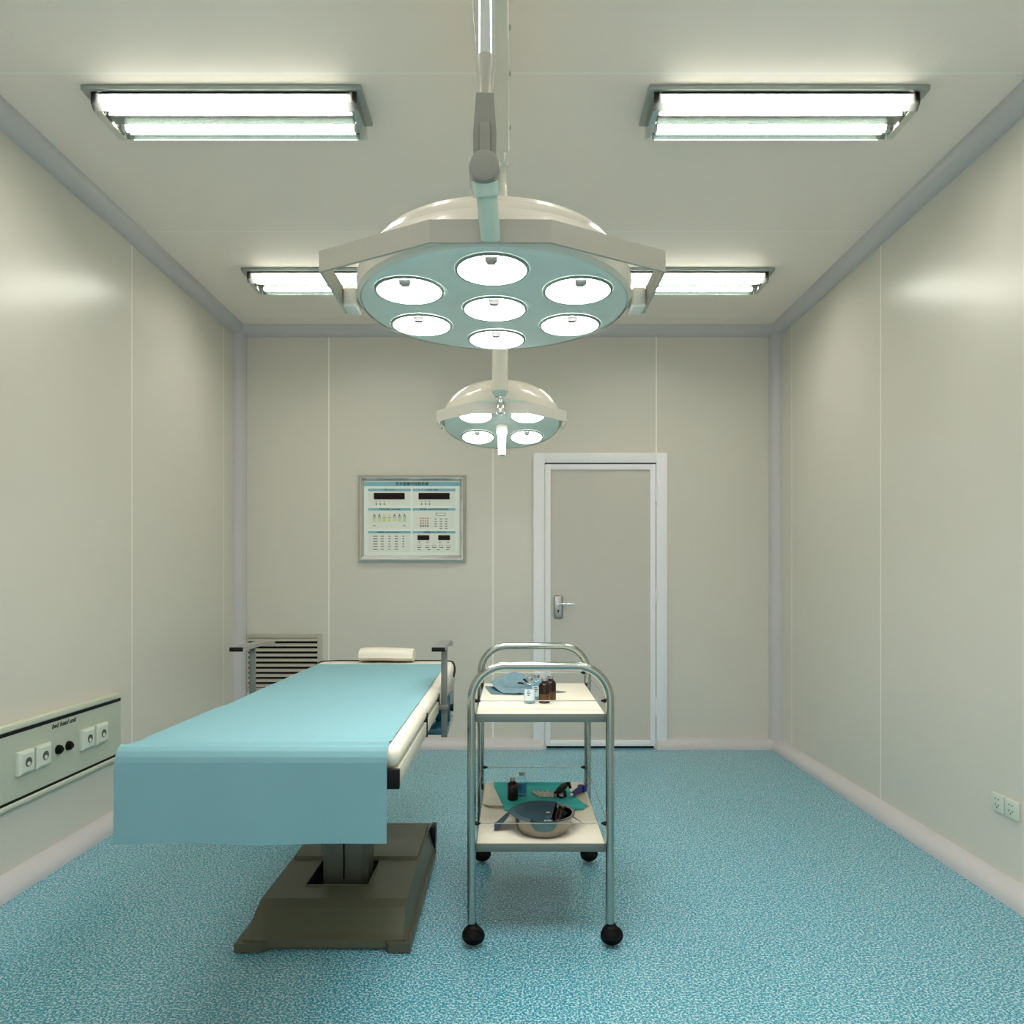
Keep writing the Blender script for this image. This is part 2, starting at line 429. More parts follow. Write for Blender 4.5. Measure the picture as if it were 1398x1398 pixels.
for cx in (784, 895, 1005, 1116): pbox(b, cx-18, cx+18, 932, 941)
b.build('printed_marks', cp)
for cx in (786, 876, 958, 1040, 1121):
    b = MB([M['pface'], M['pgrey']]); b.mi = 1; pbox(b, cx-21, cx+21, 884, 916, .002); b.mi = 0; pbox(b, cx-17, cx+17, 887, 905, .0035); b.build('button', cp)
b = MB([M['ppnk'], M['pgrey']])
for i in range(4):
    for j in range(4):
        b.mi = 1 if i == 3 else 0
        pbox(b, 794+j*27, 813+j*27, 566+i*29, 585+i*29, .0025)
b.build('keypad', cp)
b = MB([M['pgrey'], M['pface']]); pbox(b, 977, 1090, 512, 543, .0015); b.mi = 1; pbox(b, 984, 1083, 518, 537, .0025); b.build('name_strip', cp)

# ------------------------------------------------------------------ bed head unit on the left wall
XU = -1.945
bu = thing('bed_head_unit', (XL, 2.8, .32), 'long pale green service panel with black stripes along the left wall', 'wall panel')
uy0, uy1 = 1.9, 3.535
MB(M['unit']).box(XL+.0005, XU, uy0, uy1, .355, .612).build('body', bu)
for za, zb in ((.625, .654), (.323, .346)):
    MB(M['unitr']).box(XL+.0005, XU+.004, uy0, uy1, za, zb, .007, 3).build('edge_rail', bu)
for za, zb in ((.611, .626), (.345, .356)):
    MB(M['black']).box(XL+.0005, XU+.001, uy0, uy1-.002, za, zb).build('black_stripe', bu)
b = MB(M['black']); b.mesh(text_mesh('bed head unit', .030, shear=.35, ext=.0004, bold=.0004), LEFTW(XU+.0006, 3.087, .592)); b.build('lettering', bu)
for yk, lab in ((3.046, 'nearer'), (3.116, 'farther')):
    b = MB(M['black']); b.cyl((XU, yk, .487), (XU+.012, yk, .487), .0205, .0185); b.cyl((XU+.012, yk, .487), (XU+.020, yk, .487), .012, .011)
    k = b.build('knob', bu)
for ys in (2.829, 2.933, 3.242, 3.351):
    b = MB(M['socket']); x0 = XU
    c = .046
    o = [(x0+.0005, ys-c, .49-c), (x0+.0005, ys+c, .49-c), (x0+.0005, ys+c, .49+c), (x0+.0005, ys-c, .49+c)]
    m_ = [(x0+.014, ys-c, .49-c), (x0+.014, ys+c, .49-c), (x0+.014, ys+c, .49+c), (x0+.014, ys-c, .49+c)]
    i_ = [(x0+.022, ys-c+.011, .49-c+.011), (x0+.022, ys+c-.011, .49-c+.011), (x0+.022, ys+c-.011, .49+c-.011), (x0+.022, ys-c+.011, .49+c-.011)]
    for k in range(4):
        b.quad([o[k], o[(k+1) % 4], m_[(k+1) % 4], m_[k]]); b.quad([m_[k], m_[(k+1) % 4], i_[(k+1) % 4], i_[k]])
    b.quad(i_)
    so = b.build('socket_outlet', bu, recalc=False)
    MB(M['socketd']).lathe([(0, .0), (.0155, .0), (.0165, .0012), (.0185, .0012), (.0185, 0)], (x0+.0222, ys, .49), 24, Matrix.Rotation(PI/2, 3, 'Y')).build('socket_well', so)
    b = MB(M['socket']); b.cyl((x0+.0222, ys, .483), (x0+.0245, ys, .483), .009, n=16); b.build('socket_insert', so)

# sockets on the right wall
for yc, lab in ((2.790, 'white five-pin wall socket low on right wall, the farther of a pair'), (2.713, 'white five-pin wall socket low on right wall, the nearer of a pair')):
    so = thing('wall_socket', (XR, yc, .305), lab, 'socket', 'sockets low on the right wall')
    MB(M['socket']).box(XR-.012, XR-.0003, yc-.036, yc+.036, .304, .375, .003).build('plate', so)
    b = MB(M['socketd'])
    for dy, zz in ((.010, .355), (-.008, .355), (.010, .332), (-.008, .332), (.001, .322)):
        b.cyl((XR-.0118, yc+dy, zz), (XR-.0126, yc+dy, zz), .0032, n=10)
    b.build('pin_holes', so)

# ------------------------------------------------------------------ ceiling light fixtures
def make_fixture(cx, y0, label):
    r = thing('ceiling_light', (cx, y0, ZC), label, 'ceiling light', 'twin tube ceiling lights')
    x0, x1 = cx-.512, cx+.512; y1 = y0+.215
    MB(M['plate']).box(x0, x1, y0, y1, 3.001, ZC-.0003, .003).build('base_plate', r)
    bx0, bx1, by0, by1 = x0+.018, x1-.033, y0+.010, y0+.203
    b = MB([M['whitepl'], M['mirror']])       # folded reflector tray with a centre ridge
    sec = [(by0+.003, 2.990), (by0+.010, 2.9985), (by0+.060, 2.9985), (by0+.063, 2.953), (by0+.110, 2.950), (by0+.130, 2.9985), (by0+.181, 2.9985), (by0+.183, 2.956), (by1-.001, 2.9435)]
    for k, (p, q) in enumerate(zip(sec, sec[1:])):
        b.mi = 0 if k in (0, 1, 2, 5) else 1
        b.quad([(bx0+.03, *p), (bx1-.03, *p), (bx1-.03, *q), (bx0+.03, *q)])
    b.build('reflector', r, recalc=False)
    for ty in (by0+.040, by0+.164):
        t = MB(M['ftube']).cyl((bx0+.045, ty, 2.970), (bx1-.045, ty, 2.970), .0155, n=20).build('fluorescent_tube', r)
        for xa in (bx0+.030, bx1-.045): MB(M['whitepl']).cyl((xa, ty, 2.970), (xa+.015, ty, 2.970), .0165, n=20).build('tube_cap', t)
    for xa in (bx0, bx1-.028):
        b = MB(M['steel'])
        b.prism([(by0+.002, 3.0), (by1-.002, 3.0), (by1-.006, 2.945), (by0+.03, 2.945), (by0+.004, 2.965)], lambda u, v, w: (w, u, v), xa+.004, xa+.024)
        c = b.build('end_holder', r)
        for ty in (by0+.040, by0+.164):
            b = MB(M['socketd']); b.box(xa+.0015 if xa > cx else xa+.0245, xa+.0035 if xa > cx else xa+.027, ty-.018, ty+.018, 2.952, 2.990, .0005); b.build('holder_clip', c)
    b = MB([M['acryl'], M['frost']])        # cover: frosted long sides, clear bottom and ends
    b.mi = 1
    b.quad([(bx0, by0, 3.0), (bx1, by0, 3.0), (bx1, by0, 2.957), (bx0, by0, 2.957)])
    b.quad([(bx0, by0, 2.957), (bx1, by0, 2.957), (bx1, by0+.018, 2.940), (bx0, by0+.018, 2.940)])
    b.mi = 0
    b.quad([(bx0, by0+.018, 2.940), (bx1, by0+.018, 2.940), (bx1, by1, 2.940), (bx0, by1, 2.940)])
    b.quad([(bx0, by1, 2.940), (bx1, by1, 2.940), (bx1, by1, 3.0), (bx0, by1, 3.0)])
    for xx in (bx0, bx1):
        v = [(xx, by0, 3.0), (xx, by0, 2.957), (xx, by0+.018, 2.940), (xx, by1, 2.940), (xx, by1, 3.0)]
        b.quad(v)
    b.build('clear_cover', r, recalc=False)
    return r
RX, LX = 1.013, -1.061
f0 = make_fixture(RX, 2.589, 'twin tube ceiling light nearest on the right, fully in view')
def mirror_fixture(cx, y0, label):
    r = dup(f0, (cx, y0, ZC), label); r.scale = (-1, 1, 1); return r
mirror_fixture(LX, 2.589, 'twin tube ceiling light nearest on the left, fully in view')
dup(f0, (RX, 4.12, ZC), 'twin tube ceiling light near the back wall, right of the large operating light')
mirror_fixture(LX, 4.12, 'twin tube ceiling light near the back wall, left of the large operating light')
dup(f0, (RX, 1.058, ZC), 'added out-of-view twin tube ceiling light on the right, overhead in front of the big lamp')  # unseen pair, added to light the front of the room
mirror_fixture(LX, 1.058, 'added out-of-view twin tube ceiling light on the left, overhead in front of the big lamp')
dup(f0, (RX, -.473, ZC), 'added out-of-view twin tube ceiling light at the front of the room on the right')  # second unseen pair, also added for its light
mirror_fixture(LX, -.473, 'added out-of-view twin tube ceiling light at the front of the room on the left')

# ------------------------------------------------------------------ operating lights
def band(b, pts, z0, z1, t=.006):
    """vertical strip of thickness t following plan points (mitred on the outside)"""
    n = len(pts); off = []
    for i in range(n):
        ds = []
        if i > 0: ds.append((Vector(pts[i])-Vector(pts[i-1])).normalized())
        if i < n-1: ds.append((Vector(pts[i+1])-Vector(pts[i])).normalized())
        d = sum(ds, Vector((0, 0))).normalized(); nn = Vector((-d.y, d.x))
        k = t/max(.3, nn.dot(Vector((-ds[0].y, ds[0].x))))
        off.append(Vector(pts[i])+nn*k)
    poly = [tuple(p) for p in pts]+[tuple(p) for p in off[::-1]]
    for i in range(n-1):
        q = [pts[i], pts[i+1], off[i+1], off[i]]
        b.prism([tuple(v) for v in q], lambda u, v, w: (u, v, w), z0, z1)

LXc, LYc, LZ = -.045, 1.852, 1.925
big = thing('operating_light', (LXc, LYc, LZ), 'large round seven-lens operating light hanging in the foreground from a chrome pole', 'surgical light', 'ceiling operating lights')
b = MB(M['cream'])
b.lathe([(.343, .002), (.352, .012), (.353, .040), (.350, .060), (.338, .088), (.330, .092), (.318, .112), (.285, .136), (.22, .160), (.13, .176), (0, .182)], (LXc, LYc, LZ), 96)
dome = b.build('dome_housing', big)
MB(M['cream']).lathe([(.300, .1245), (.298, .134), (.288, .139), (.278, .137)], (LXc, LYc, LZ), 96).build('dome_rib', dome)
MB(M['face']).lathe([(0, 0), (.318, 0), (.336, .002), (.345, .008), (.349, .018)], (LXc, LYc, LZ), 96).build('face_plate', big)
spots = [(0, 0)]+[(.237*math.sin(PI/3*k), -.237*math.cos(PI/3*k)) for k in range(6)]
def lens(parent, c, r, mtx, mt, clip_dir=(0, -1)):
    L = MB(mt).lathe([(0, -.0100), (r*.5, -.0085), (r*.85, -.0055), (r*.97, -.002), (r*.97, .001)], c, 40, mtx).build('lens', parent)
    rg = MB(M['ring']).lathe([(r*.965, -.0005), (r*.97, -.005), (r*1.03, -.005), (r*1.05, -.0005)], c, 40, mtx).build('lens_ring', L)
    m4 = Matrix.Translation(Vector(c)) @ mtx.to_4x4()
    b = MB(M['steeld'])
    b.prism([(-r*.17, -r*.93), (r*.17, -r*.93), (r*.09, -r*.70), (-r*.09, -r*.70)], lambda u, v, w: tuple(m4 @ Vector((u, v, w))), -.0165, -.004)
    b.build('bulb_clip', L)
I3 = Matrix.Identity(3)
for sx, sy in spots: lens(big, (LXc+sx, LYc+sy, LZ), .081, I3, M['lens'])
b = MB(M['yoke'])
pts = [(LXc-.396, LYc+.03), (LXc-.396, 1.625), (LXc-.127, 1.482), (LXc+.127, 1.482), (LXc+.396, 1.625), (LXc+.396, LYc+.03)]
band(b, pts, 1.923, 1.971, .007)
yo = b.build('yoke', big)
for s in (-1, 1):
    MB(M['cream']).box(min(LXc+s*.352, LXc+s*.389), max(LXc+s*.352, LXc+s*.389), LYc-.032, LYc+.032, 1.918, 1.968, .006, 3).build('pivot_block', big)
# suspension of the large light
ax = -.0545
b = MB(M['tealrefl'])
b.tube([(-.045, 1.474, 1.926), (-.045, 1.466, 1.935), (-.047, 1.455, 1.955), (-.050, 1.437, 1.985), (-.052, 1.425, 2.004), (ax, 1.418, 2.012)], .0215, 20)
b.build('lower_arm', big)
b = MB(M['tealrefl']); b.tube([(-.0515, 1.433, 1.992), (ax, 1.418, 2.020), (ax, 1.415, 2.035)], [.0265, .0275, .0275], 24); b.build('arm_collar', big)
b = MB(M['greyen']); b.lathe([(0, 0), (.026, 0), (.030, .003), (.031, .008), (.031, .075), (0, .075)], (ax, 1.385, 2.030), 40, Matrix.Rotation(-PI/2, 3, 'X')); b.build('joint_cap', big)
b = MB(M['greyen'])
m_ = lambda u, v, w: (ax+u, w, v)
b.prism([(-.0235, 2.03), (.0235, 2.03), (.0235, 2.115), (.0175, 2.196), (-.0175, 2.196), (-.0235, 2.115)], m_, 1.425, 1.475)
hg = b.build('hinge_bracket', big)
MB(M['greyen']).box(ax-.0105, ax+.0105, 1.418, 1.4252, 2.05, 2.135, .002).build('cover_plate', hg)
b = MB(M['yoke'])
b.lathe([(0, 2.196), (.017, 2.196), (.0155, 2.205), (.0155, 2.225), (.0175, 2.25), (.021, 2.272), (.0215, 2.285), (0, 2.285)], (ax, 1.455, 0), 32); b.build('arm_neck', big)
MB(M['chrome']).cyl((ax, 1.455, 2.284), (ax, 1.455, 2.90), .0205, n=32).build('pole', big)
b = MB(M['cream']); b.cyl((ax, 1.455, 2.825), (ax, 1.455, 2.905), .033); b.box(ax-.03, ax+.03, 1.455, 1.75, 2.835, 2.895, .012); b.build('extension_arm', big)
b = MB(M['cream']); b.cyl((-.0545, 1.75, 2.70), (-.0545, 1.75, ZC), .055, n=40); b.build('ceiling_column', big)
MB(M['cream']).lathe([(0, 2.975), (.10, 2.975), (.12, 2.985), (.125, 3.0195), (0, 3.0195)], (-.0545, 1.75, 0), 48).build('ceiling_flange', big)

# small light
SX, SY, SZ = -.0425, 3.0, 1.862
tl = math.radians(13)
RT = Matrix.Rotation(-tl, 3, 'X')   # axis leans back, the lit face turns to the camera
sm = thing('operating_light', (SX, SY, SZ), 'small round four-lens operating light with a white handle, hanging behind the large one', 'surgical light', 'ceiling operating lights')
d0 = MB(M['cream']).lathe([(.244, .002), (.250, .010), (.251, .030), (.247, .048), (.232, .078), (.205, .105), (.16, .128), (.09, .142), (0, .147)], (SX, SY, SZ), 72, RT).build('dome_housing', sm)
MB(M['face']).lathe([(0, 0), (.226, 0), (.240, .003), (.248, .014)], (SX, SY, SZ), 72, RT).build('face_plate', sm)
for sx in (-1, 1):
    for sy in (-1, 1):
        c = Vector((SX, SY, SZ)) + RT @ Vector((sx*.106, sy*.106, 0))
        lens(sm, c, .069, RT, M['lens2'])
MB(M['whitepl']).lathe([(0, .0), (.0235, .0), (.0235, -.036), (.0175, -.042), (.0160, -.125), (.0145, -.133), (.010, -.133), (.010, -.128), (0, -.128)], (SX, SY, SZ), 32, RT).build('handle', sm)
b = MB(M['yoke'])
b.mats = [M['syoke']]
pts = [(SX-.262, SY+.02), (SX-.262, 2.860), (SX-.110, 2.715), (SX+.110, 2.715), (SX+.262, 2.860), (SX+.262, SY+.02)]
band(b, pts, 1.851, 1.894, .006)
b.build('yoke', sm)
for s in (-1, 1):
    MB(M['cream']).box(min(SX+s*.249, SX+s*.257), max(SX+s*.249, SX+s*.257), SY-.022, SY+.022, 1.853, 1.89, .003).build('pivot_block', sm)
tx, ty = -.0455, 2.688
path = [(tx-.006, 2.42, 2.755), (tx-.006, 2.55, 2.755)]
for k in range(9):
    a = PI/2*k/8; path.append((tx-.006*(1-k/8), 2.608+.08*math.sin(a), 2.675+.08*math.cos(a)))
path += [(tx, ty, 2.4), (tx, ty, 1.926)]
MB(M['cream']).tube(path, .0305, 28).build('drop_arm', sm)
b = MB(M['tealrefl']); b.lathe([(0, 1.927), (.0295, 1.927), (.029, 1.922), (.019, 1.906), (0, 1.906)], (tx, ty, 0), 28); b.build('arm_collar', sm)
b = MB(M['chrome']); b.lathe([(.0150, 1.908), (.0150, 1.868), (.0178, 1.864), (.0182, 1.852), (.014, 1.842), (0, 1.837)], (tx+.002, ty, 0), 28); b.build('stem', sm)
b = MB(M['cream']); b.box(-.104, -.0085, 1.70, 2.50, 2.715, 2.797, .008, 3); b.box(-.088, -.024, 2.49, 2.57, 2.720, 2.792, .010, 3)
ba = b.build('spring_arm', sm)
for yy in (1.98, 2.16, 2.42):
    MB(M['steeld']).lathe([(0, .006), (.006, .005), (.008, 0)], (-.0087, yy, 2.755), 16, Matrix.Rotation(PI/2, 3, 'Y')).build('bolt', ba)
MB(M['whitepl']).lathe([(0, .016), (.010, .014), (.015, .007), (.016, 0)], (-.030, 2.60, 2.745), 20, Matrix.Rotation(PI/2, 3, 'Y')).build('end_knob', sm)

# ------------------------------------------------------------------ operating table
BX0, BX1 = -.970, -.283
tb = thing('operating_table', (-.62, 2.7, 0), 'operating table with cream padding on an olive pedestal base, left of the trolley', 'operating table')
segs = [(1.780, 2.378), (2.392, 2.770), (2.784, 3.655)]
def pad_mesh(y0, y1, x0=BX0, x1=BX1, z0=.742, z1=.800, rr=.027, round_end=False):
    b = bmesh.new(); bmesh.ops.create_cube(b, size=1)
    for v in b.verts: v.co = Vector(((x0+x1)/2+v.co.x*(x1-x0), (y0+y1)/2+v.co.y*(y1-y0), (z0+z1)/2+v.co.z*(z1-z0)))
    if round_end:
        es = [e for e in b.edges if abs(e.verts[0].co.z-e.verts[1].co.z) > .01 and e.verts[0].co.y > (y0+y1)/2]
        bmesh.ops.bevel(b, geom=es, offset=.07, segments=6, profile=.5, affect='EDGES')
        es = [e for e in b.edges if min(e.verts[0].co.z, e.verts[1].co.z) > z1-.001]
        bmesh.ops.bevel(b, geom=es, offset=rr*.9, segments=5, profile=.5, affect='EDGES')
    else:
        bmesh.ops.bevel(b, geom=list(b.edges), offset=rr, segments=5, profile=.5, affect='EDGES')
    return b
for i, (a, c) in enumerate(segs):
    mb = MB(M['pad']); mb._add(pad_mesh(a, c, round_end=(i == 2))); mb.build('cushion', tb)
    MB(M['board']).box(BX0+.002, BX1-.002, a+.004, c-.006 if i < 2 else c-.09, .697, .7415, .002).build('board', tb)
MB(M['black']).box(-.993, BX1+.002, 1.772, 1.788, .696, .745, .002).box(BX0+.05, BX1-.05, 1.788, 1.80, .697, .74).build('end_cap', tb)
for yy in (2.385, 2.777):
    MB(M['black']).box(BX0+.0005, BX1+.0005, yy-.004, yy+.004, .690, .770, .001).build('section_gap_strip', tb)
# black piping round the head end
pp = []
zt = .7985
def rr_pt(t):  # head-end outline of the pad
    return t
xo0, xo1, yo = BX0-.001, BX1+.001, 3.6555
hp_ = [(BX1+.001, 3.42, .748), (BX1+.003, 3.45, .766), (BX1+.001, 3.485, .782), (BX1-.006, 3.52, .794)]
for k in range(1, 6):
    a = PI/2*k/6; hp_.append((BX1-.072+.060*math.cos(a), 3.545+.052*math.sin(a), .7985))
hp_ += [(BX1-.09, 3.600, .7995), (BX0+.09, 3.600, .7995)]
for k in range(1, 6):
    a = PI/2*(1-k/6); hp_.append((BX0+.072-.060*math.cos(a), 3.545+.052*math.sin(a), .7985))
hp_ += [(BX0+.006, 3.52, .794), (BX0-.001, 3.485, .782), (BX0-.003, 3.45, .766), (BX0-.001, 3.42, .748)]
MB(M['black']).tube(hp_, .0066, 10).build('piping', tb)
# sub-frame and pedestal
MB(M['column']).box(-.86, -.40, 2.05, 3.35, .655, .6965, .006).build('sub_frame', tb)
b = MB(M['column'])
oct_ = lambda hw, hd, c: [(-hw+c, -hd), (hw-c, -hd), (hw, -hd+c), (hw, hd-c), (hw-c, hd), (-hw+c, hd), (-hw, hd-c), (-hw, -hd+c)]
b.prism(oct_(.084, .075, .022), lambda u, v, w: (-.622+u, 2.715+v, w), .075, .66)
pc = b.build('pedestal', tb)
b = MB(M['column'])
b.prism(oct_(.092, .083, .024), lambda u, v, w: (-.622+u, 2.715+v, w), .195, .655); b.build('sleeve', pc)
MB(M['dark']).box(-.6245, -.6195, 2.628, 2.634, .11, .655).build('seam_line', pc)
# base: feet, concave front slope, plateau with pit
bx0, bx1 = -.905, -.330
tx0, tx1 = -.868, -.366
PZ = .112
b = MB(M['olive'])
sec = [(2.332, .036), (2.350, .045), (2.385, .070), (2.425, .098), (2.466, PZ)]          # front slope (y, z)
def plan(y):  # top and foot half-lines: skirt narrows behind the front feet
    t = min(1, max(0, (y-2.332)/.13)); t = t*t*(3-2*t)
    return (bx0+.028+(tx0-bx0-.028)*t, bx1-.028+(tx1-bx1+.028)*t)
rows = []
for y, z in sec: rows.append((y, z))
hy0, hy1, hx0, hx1 = 2.565, 2.795, -.744, -.518
def strip(y0, z0, y1, z1, xa0, xb0, xa1, xb1): b.quad([(xa0, y0, z0), (xb0, y0, z0), (xb1, y1, z1), (xa1, y1, z1)])
for (ya, za), (yb, zb) in zip(rows, rows[1:]):
    a0, a1 = plan(ya); c0, c1 = plan(yb); strip(ya, za, yb, zb, a0, a1, c0, c1)
    b.quad([(a0, ya, za), (c0, yb, zb), (bx0+.012, yb, .030), (bx0+.012, ya, .030)])
    b.quad([(a1, ya, za), (c1, yb, zb), (bx1-.012, yb, .030), (bx1-.012, ya, .030)])
ys_, ye_ = 2.466, 3.22
strip(ys_, PZ, hy0, PZ, tx0, tx1, tx0, tx1)
strip(hy0, PZ, hy1, PZ, tx0, hx0, tx0, hx0); strip(hy0, PZ, hy1, PZ, hx1, tx1, hx1, tx1)
ysx = 2.775
strip(hy1, PZ, ye_, PZ, tx0, tx1, tx0, tx1)
for xt, xb in ((tx0, bx0+.012), (tx1, bx1-.012)):
    b.quad([(xt, ys_, PZ), (xt, ye_, PZ), (xb, ye_, .030), (xb, ys_, .030)])
b.quad([(tx0, ye_, PZ), (tx1, ye_, PZ), (bx1-.012, ye_+.03, .03), (bx0+.012, ye_+.03, .03)])
a0, a1 = plan(2.332)
b.quad([(a0, 2.332, .036), (a1, 2.332, .036), (a1, 2.330, .012), (a0, 2.330, .012)])
# foot rim: plan outline with front feet, extruded
pl = [(bx0, 2.312), (bx0+.085, 2.312), (bx0+.115, 2.338), (bx1-.090, 2.338), (bx1-.070, 2.312), (bx1, 2.312), (bx1, 3.10), (bx1-.02, 3.26), (bx0+.02, 3.26), (bx0, 3.10)]
b.prism(pl, xy, .004, .0315)
base = b.build('base_cover', tb, angle=25)
b = MB(M['olive'])
b.prism([(2.800, PZ-.001), (2.812, PZ+.010), (3.16, PZ+.014), (3.18, PZ-.001)], lambda u, v, w: (w, u, v), tx0+.008, tx1-.008); b.build('rear_cover', base)
b = MB(M['olived'])
zt_, zb_ = PZ+.002, .07
for q in ([(hx0, hy0), (hx1, hy0)], [(hx1, hy0), (hx1, hy1)], [(hx1, hy1), (hx0, hy1)], [(hx0, hy1), (hx0, hy0)]):
    (xa, ya), (xb, yb) = q; b.quad([(xa, ya, zt_), (xb, yb, zt_), (xb, yb, zb_), (xa, ya, zb_)])
b.quad([(hx0, hy0, zb_), (hx1, hy0, zb_), (hx1, hy1, zb_), (hx0, hy1, zb_)])
b.build('column_pit', base)
b = MB(M['olive']); b.tube([(hx0, hy0, PZ+.002), (hx1, hy0, PZ+.002), (hx1, hy1, PZ+.002), (hx0, hy1, PZ+.002)], .0035, 8, closed=True); b.build('pit_rim', base)
for x_, y_ in ((bx0+.03, 2.33), (bx1-.03, 2.33), (bx0+.03, 3.2), (bx1-.03, 3.2)): MB(M['black']).cyl((x_, y_, 0), (x_, y_, .0045), .015, n=16).build('foot_pad', base)
MB(M['black']).box(bx1-.028, bx1-.008, 3.13, 3.20, .0305, .125, .004).build('brake_pedal', base)
# arm supports
for s, xs, xb in ((1, -.2645, -.271), (-1, -1.0135, -1.015)):
    b = MB(M['arm']); b.box(xs-.012, xs+.012, 2.775, 2.783, .60 if s > 0 else .70, .953, .001)
    arm = b.build('arm_support', tb)
    b = MB(M['steeld'])
    n = 10
    ya, yb = 2.62, 2.975
    def top(y):
        t = (y-ya)/(yb-ya); return .966-(0.012*max(0, (t-.75)/.25)**2)
    for k in range(n):
        y_a, y_b = ya+(yb-ya)*k/n, ya+(yb-ya)*(k+1)/n
        b.box(xb-.0235, xb+.0235, y_a, y_b, min(top(y_a), top(y_b))-.013, (top(y_a)+top(y_b))/2)
    b.build('top_bar', arm)
    MB(M['black']).box(xb-.0245, xb+.0245, ya-.006, ya, .951, .9665, .001).build('bar_end_cap', arm)
b = MB(M['arm']); b.box(-.300, -.250, 2.765, 2.797, .708, .728, .003)
b.build('arm_clamp', tb)
# deep teal box hung under the right edge behind the arm support
b = MB(M['bluebox']); b.box(-.405, -.276, 3.05, 3.34, .548, .580, .003); b.box(-.345, -.279, 3.20, 3.34, .580, .694, .003)
bb = b.build('side_box', tb)
MB(M['steeld']).box(-.2775, -.2715, 3.30, 3.33, .60, .745, .001).build('box_hanger', bb)
MB(M['black']).cyl((-.279, 3.22, .635), (-.266, 3.22, .635), .016).build('box_knob', bb)

# drape
def drape_profile(v):     # v 0..1 from the head end to the bottom hem of the front flap
    pts = [(0, 3.455, .8020), (.30, 2.80, .8030), (.36, 2.62, .8026), (.52, 2.15, .8034), (.60, 1.890, .8060), (.62, 1.870, .8052), (.635, 1.853, .8020), (.65, 1.836, .8010), (.662, 1.816, .8060),
           (.672, 1.800, .8085), (.69, 1.782, .800), (.705, 1.772, .7915), (.72, 1.7645, .778), (.735, 1.7615, .765), (1.0, 1.760, .5655)]
    for (a, y0, z0), (c, y1, z1) in zip(pts, pts[1:]):
        if v <= c:
            t = (v-a)/(c-a); return y0+(y1-y0)*t, z0+(z1-z0)*t
    return pts[-1][1:]
vs = [i/60*.6 for i in range(60)]+[.6+i/50*.15 for i in range(50)]+[.75+i/24*.25 for i in range(25)]
def dr(u, jv):
    v = vs[min(len(vs)-1, int(round(jv*(len(vs)-1))))]
    y, z = drape_profile(v)
    t = min(1, max(0, (v-.43)/.04)); t = t*t*(3-2*t)
    xl = -.968-.013*t-.004*min(1, v/.65)
    xr = -.322+.012*min(1, v/.6)
    x = xl+(xr-xl)*u
    if v < .68:
        z += .0022*noise.noise(Vector((x*1.5, y*4.5, .3)))*(1 if v > .02 else 0)+.0012
        if u < .05: z -= .014*((.05-u)/.05)**1.5
    elif v > .735:
        hang = (v-.735)/.265
        y += -.004*hang + .006*hang*noise.noise(Vector((x*7, 0, .7)))+.003*hang*math.sin(x*22)
        z += .002*hang*math.sin(x*13)
    return (x, y, z)
dp = MB(M['cloth']).grid(72, len(vs)-1, dr, .0012)
dp.build('surgical_drape', origin=(-.64, 1.9, .56), angle=60)
tag(bpy.data.objects['surgical_drape'], 'teal blue drape spread over the operating table, hanging at its front', 'drape')

# pillow
b = MB(M['pad']); n = 20
def pil(u, v):
    x = -.760+.268*u
    a = 2*PI*v
    e_ = 1-abs(2*u-1)**8*.10
    yy = math.cos(a)*.066*e_; zz = math.sin(a)
    zz = .038*zz*e_ if zz > 0 else .032*zz*e_*.9
    zz = max(zz, -.026)
    return (x, 3.572+yy*(1+.1*(zz < 0)), .8325+zz+.0*u+.002*math.sin(u*5))
b.grid(26, 32, pil)
for ue in (0, 1):
    ring = [b.bm.verts.new(pil(ue, k/32)) for k in range(32)]; b.bm.faces.new(ring)
bmesh.ops.remove_doubles(b.bm, verts=b.bm.verts, dist=1e-5)
pw = b.build('head_pillow', origin=(-.626, 3.572, .806), angle=60)
tag(pw, 'small cream rounded head pillow on the far end of the operating table', 'pillow')

# ------------------------------------------------------------------ instrument trolley
TX0, TX1, TY0, TY1 = -.134, .325, 2.360, 3.057
TC = ((TX0+TX1)/2, (TY0+TY1)/2)
tr = thing('instrument_trolley', (*TC, 0), 'stainless steel two-shelf instrument trolley on black castors, right of the table', 'trolley')
rt = .0142; top = .930; rad = .112
for yy in (TY0, TY1):
    p = [(TX0, yy, .079), (TX0, yy, .3), (TX0, yy, .6), (TX0, yy, top-rad)]
    for k in range(1, 12):
        a = PI/2*k/12; p.append((TX0+rad*(1-math.cos(a)), yy, top-rad+rad*math.sin(a)))
    p += [(TX0+rad, yy, top), (TC[0], yy, top), (TX1-rad, yy, top)]
    for k in range(1, 12):
        a = PI/2*k/12; p.append((TX1-rad+rad*math.sin(a), yy, top-rad+rad*math.cos(a)))
    p += [(TX1, yy, top-rad), (TX1, yy, .6), (TX1, yy, .3), (TX1, yy, .079)]
    fo = MB(M['tube_s']).tube(p, rt, 20).build('handle_frame', tr)
    for xx, s in ((TX0, -1), (TX1, 1)):
        for zz in (.757, .325): MB(M['chrome']).lathe([(0, .003), (.004, .002), (.005, 0)], (xx+s*(rt-.001), yy, zz), 12, Matrix.Rotation(s*PI/2, 3, 'Y')).build('screw', fo)
    for xx in (TX0, TX1):
        b = MB(M['dark'])
        b.lathe([(0, -.013), (.020, -.013), (.033, -.010), (.0375, -.004), (.0375, .004), (.033, .010), (.020, .013), (0, .013)], (xx+.006, yy-.002, .0375), 36, Matrix.Rotation(math.radians(-72), 3, 'X'))
        wh = b.build('castor', tr)
        b = MB(M['dark']); b.lathe([(0, .078), (.013, .078), (.017, .070), (.030, .056), (.0345, .040), (.031, .032), (0, .032)], (xx+.004, yy, .0), 24); b.build('castor_housing', wh)
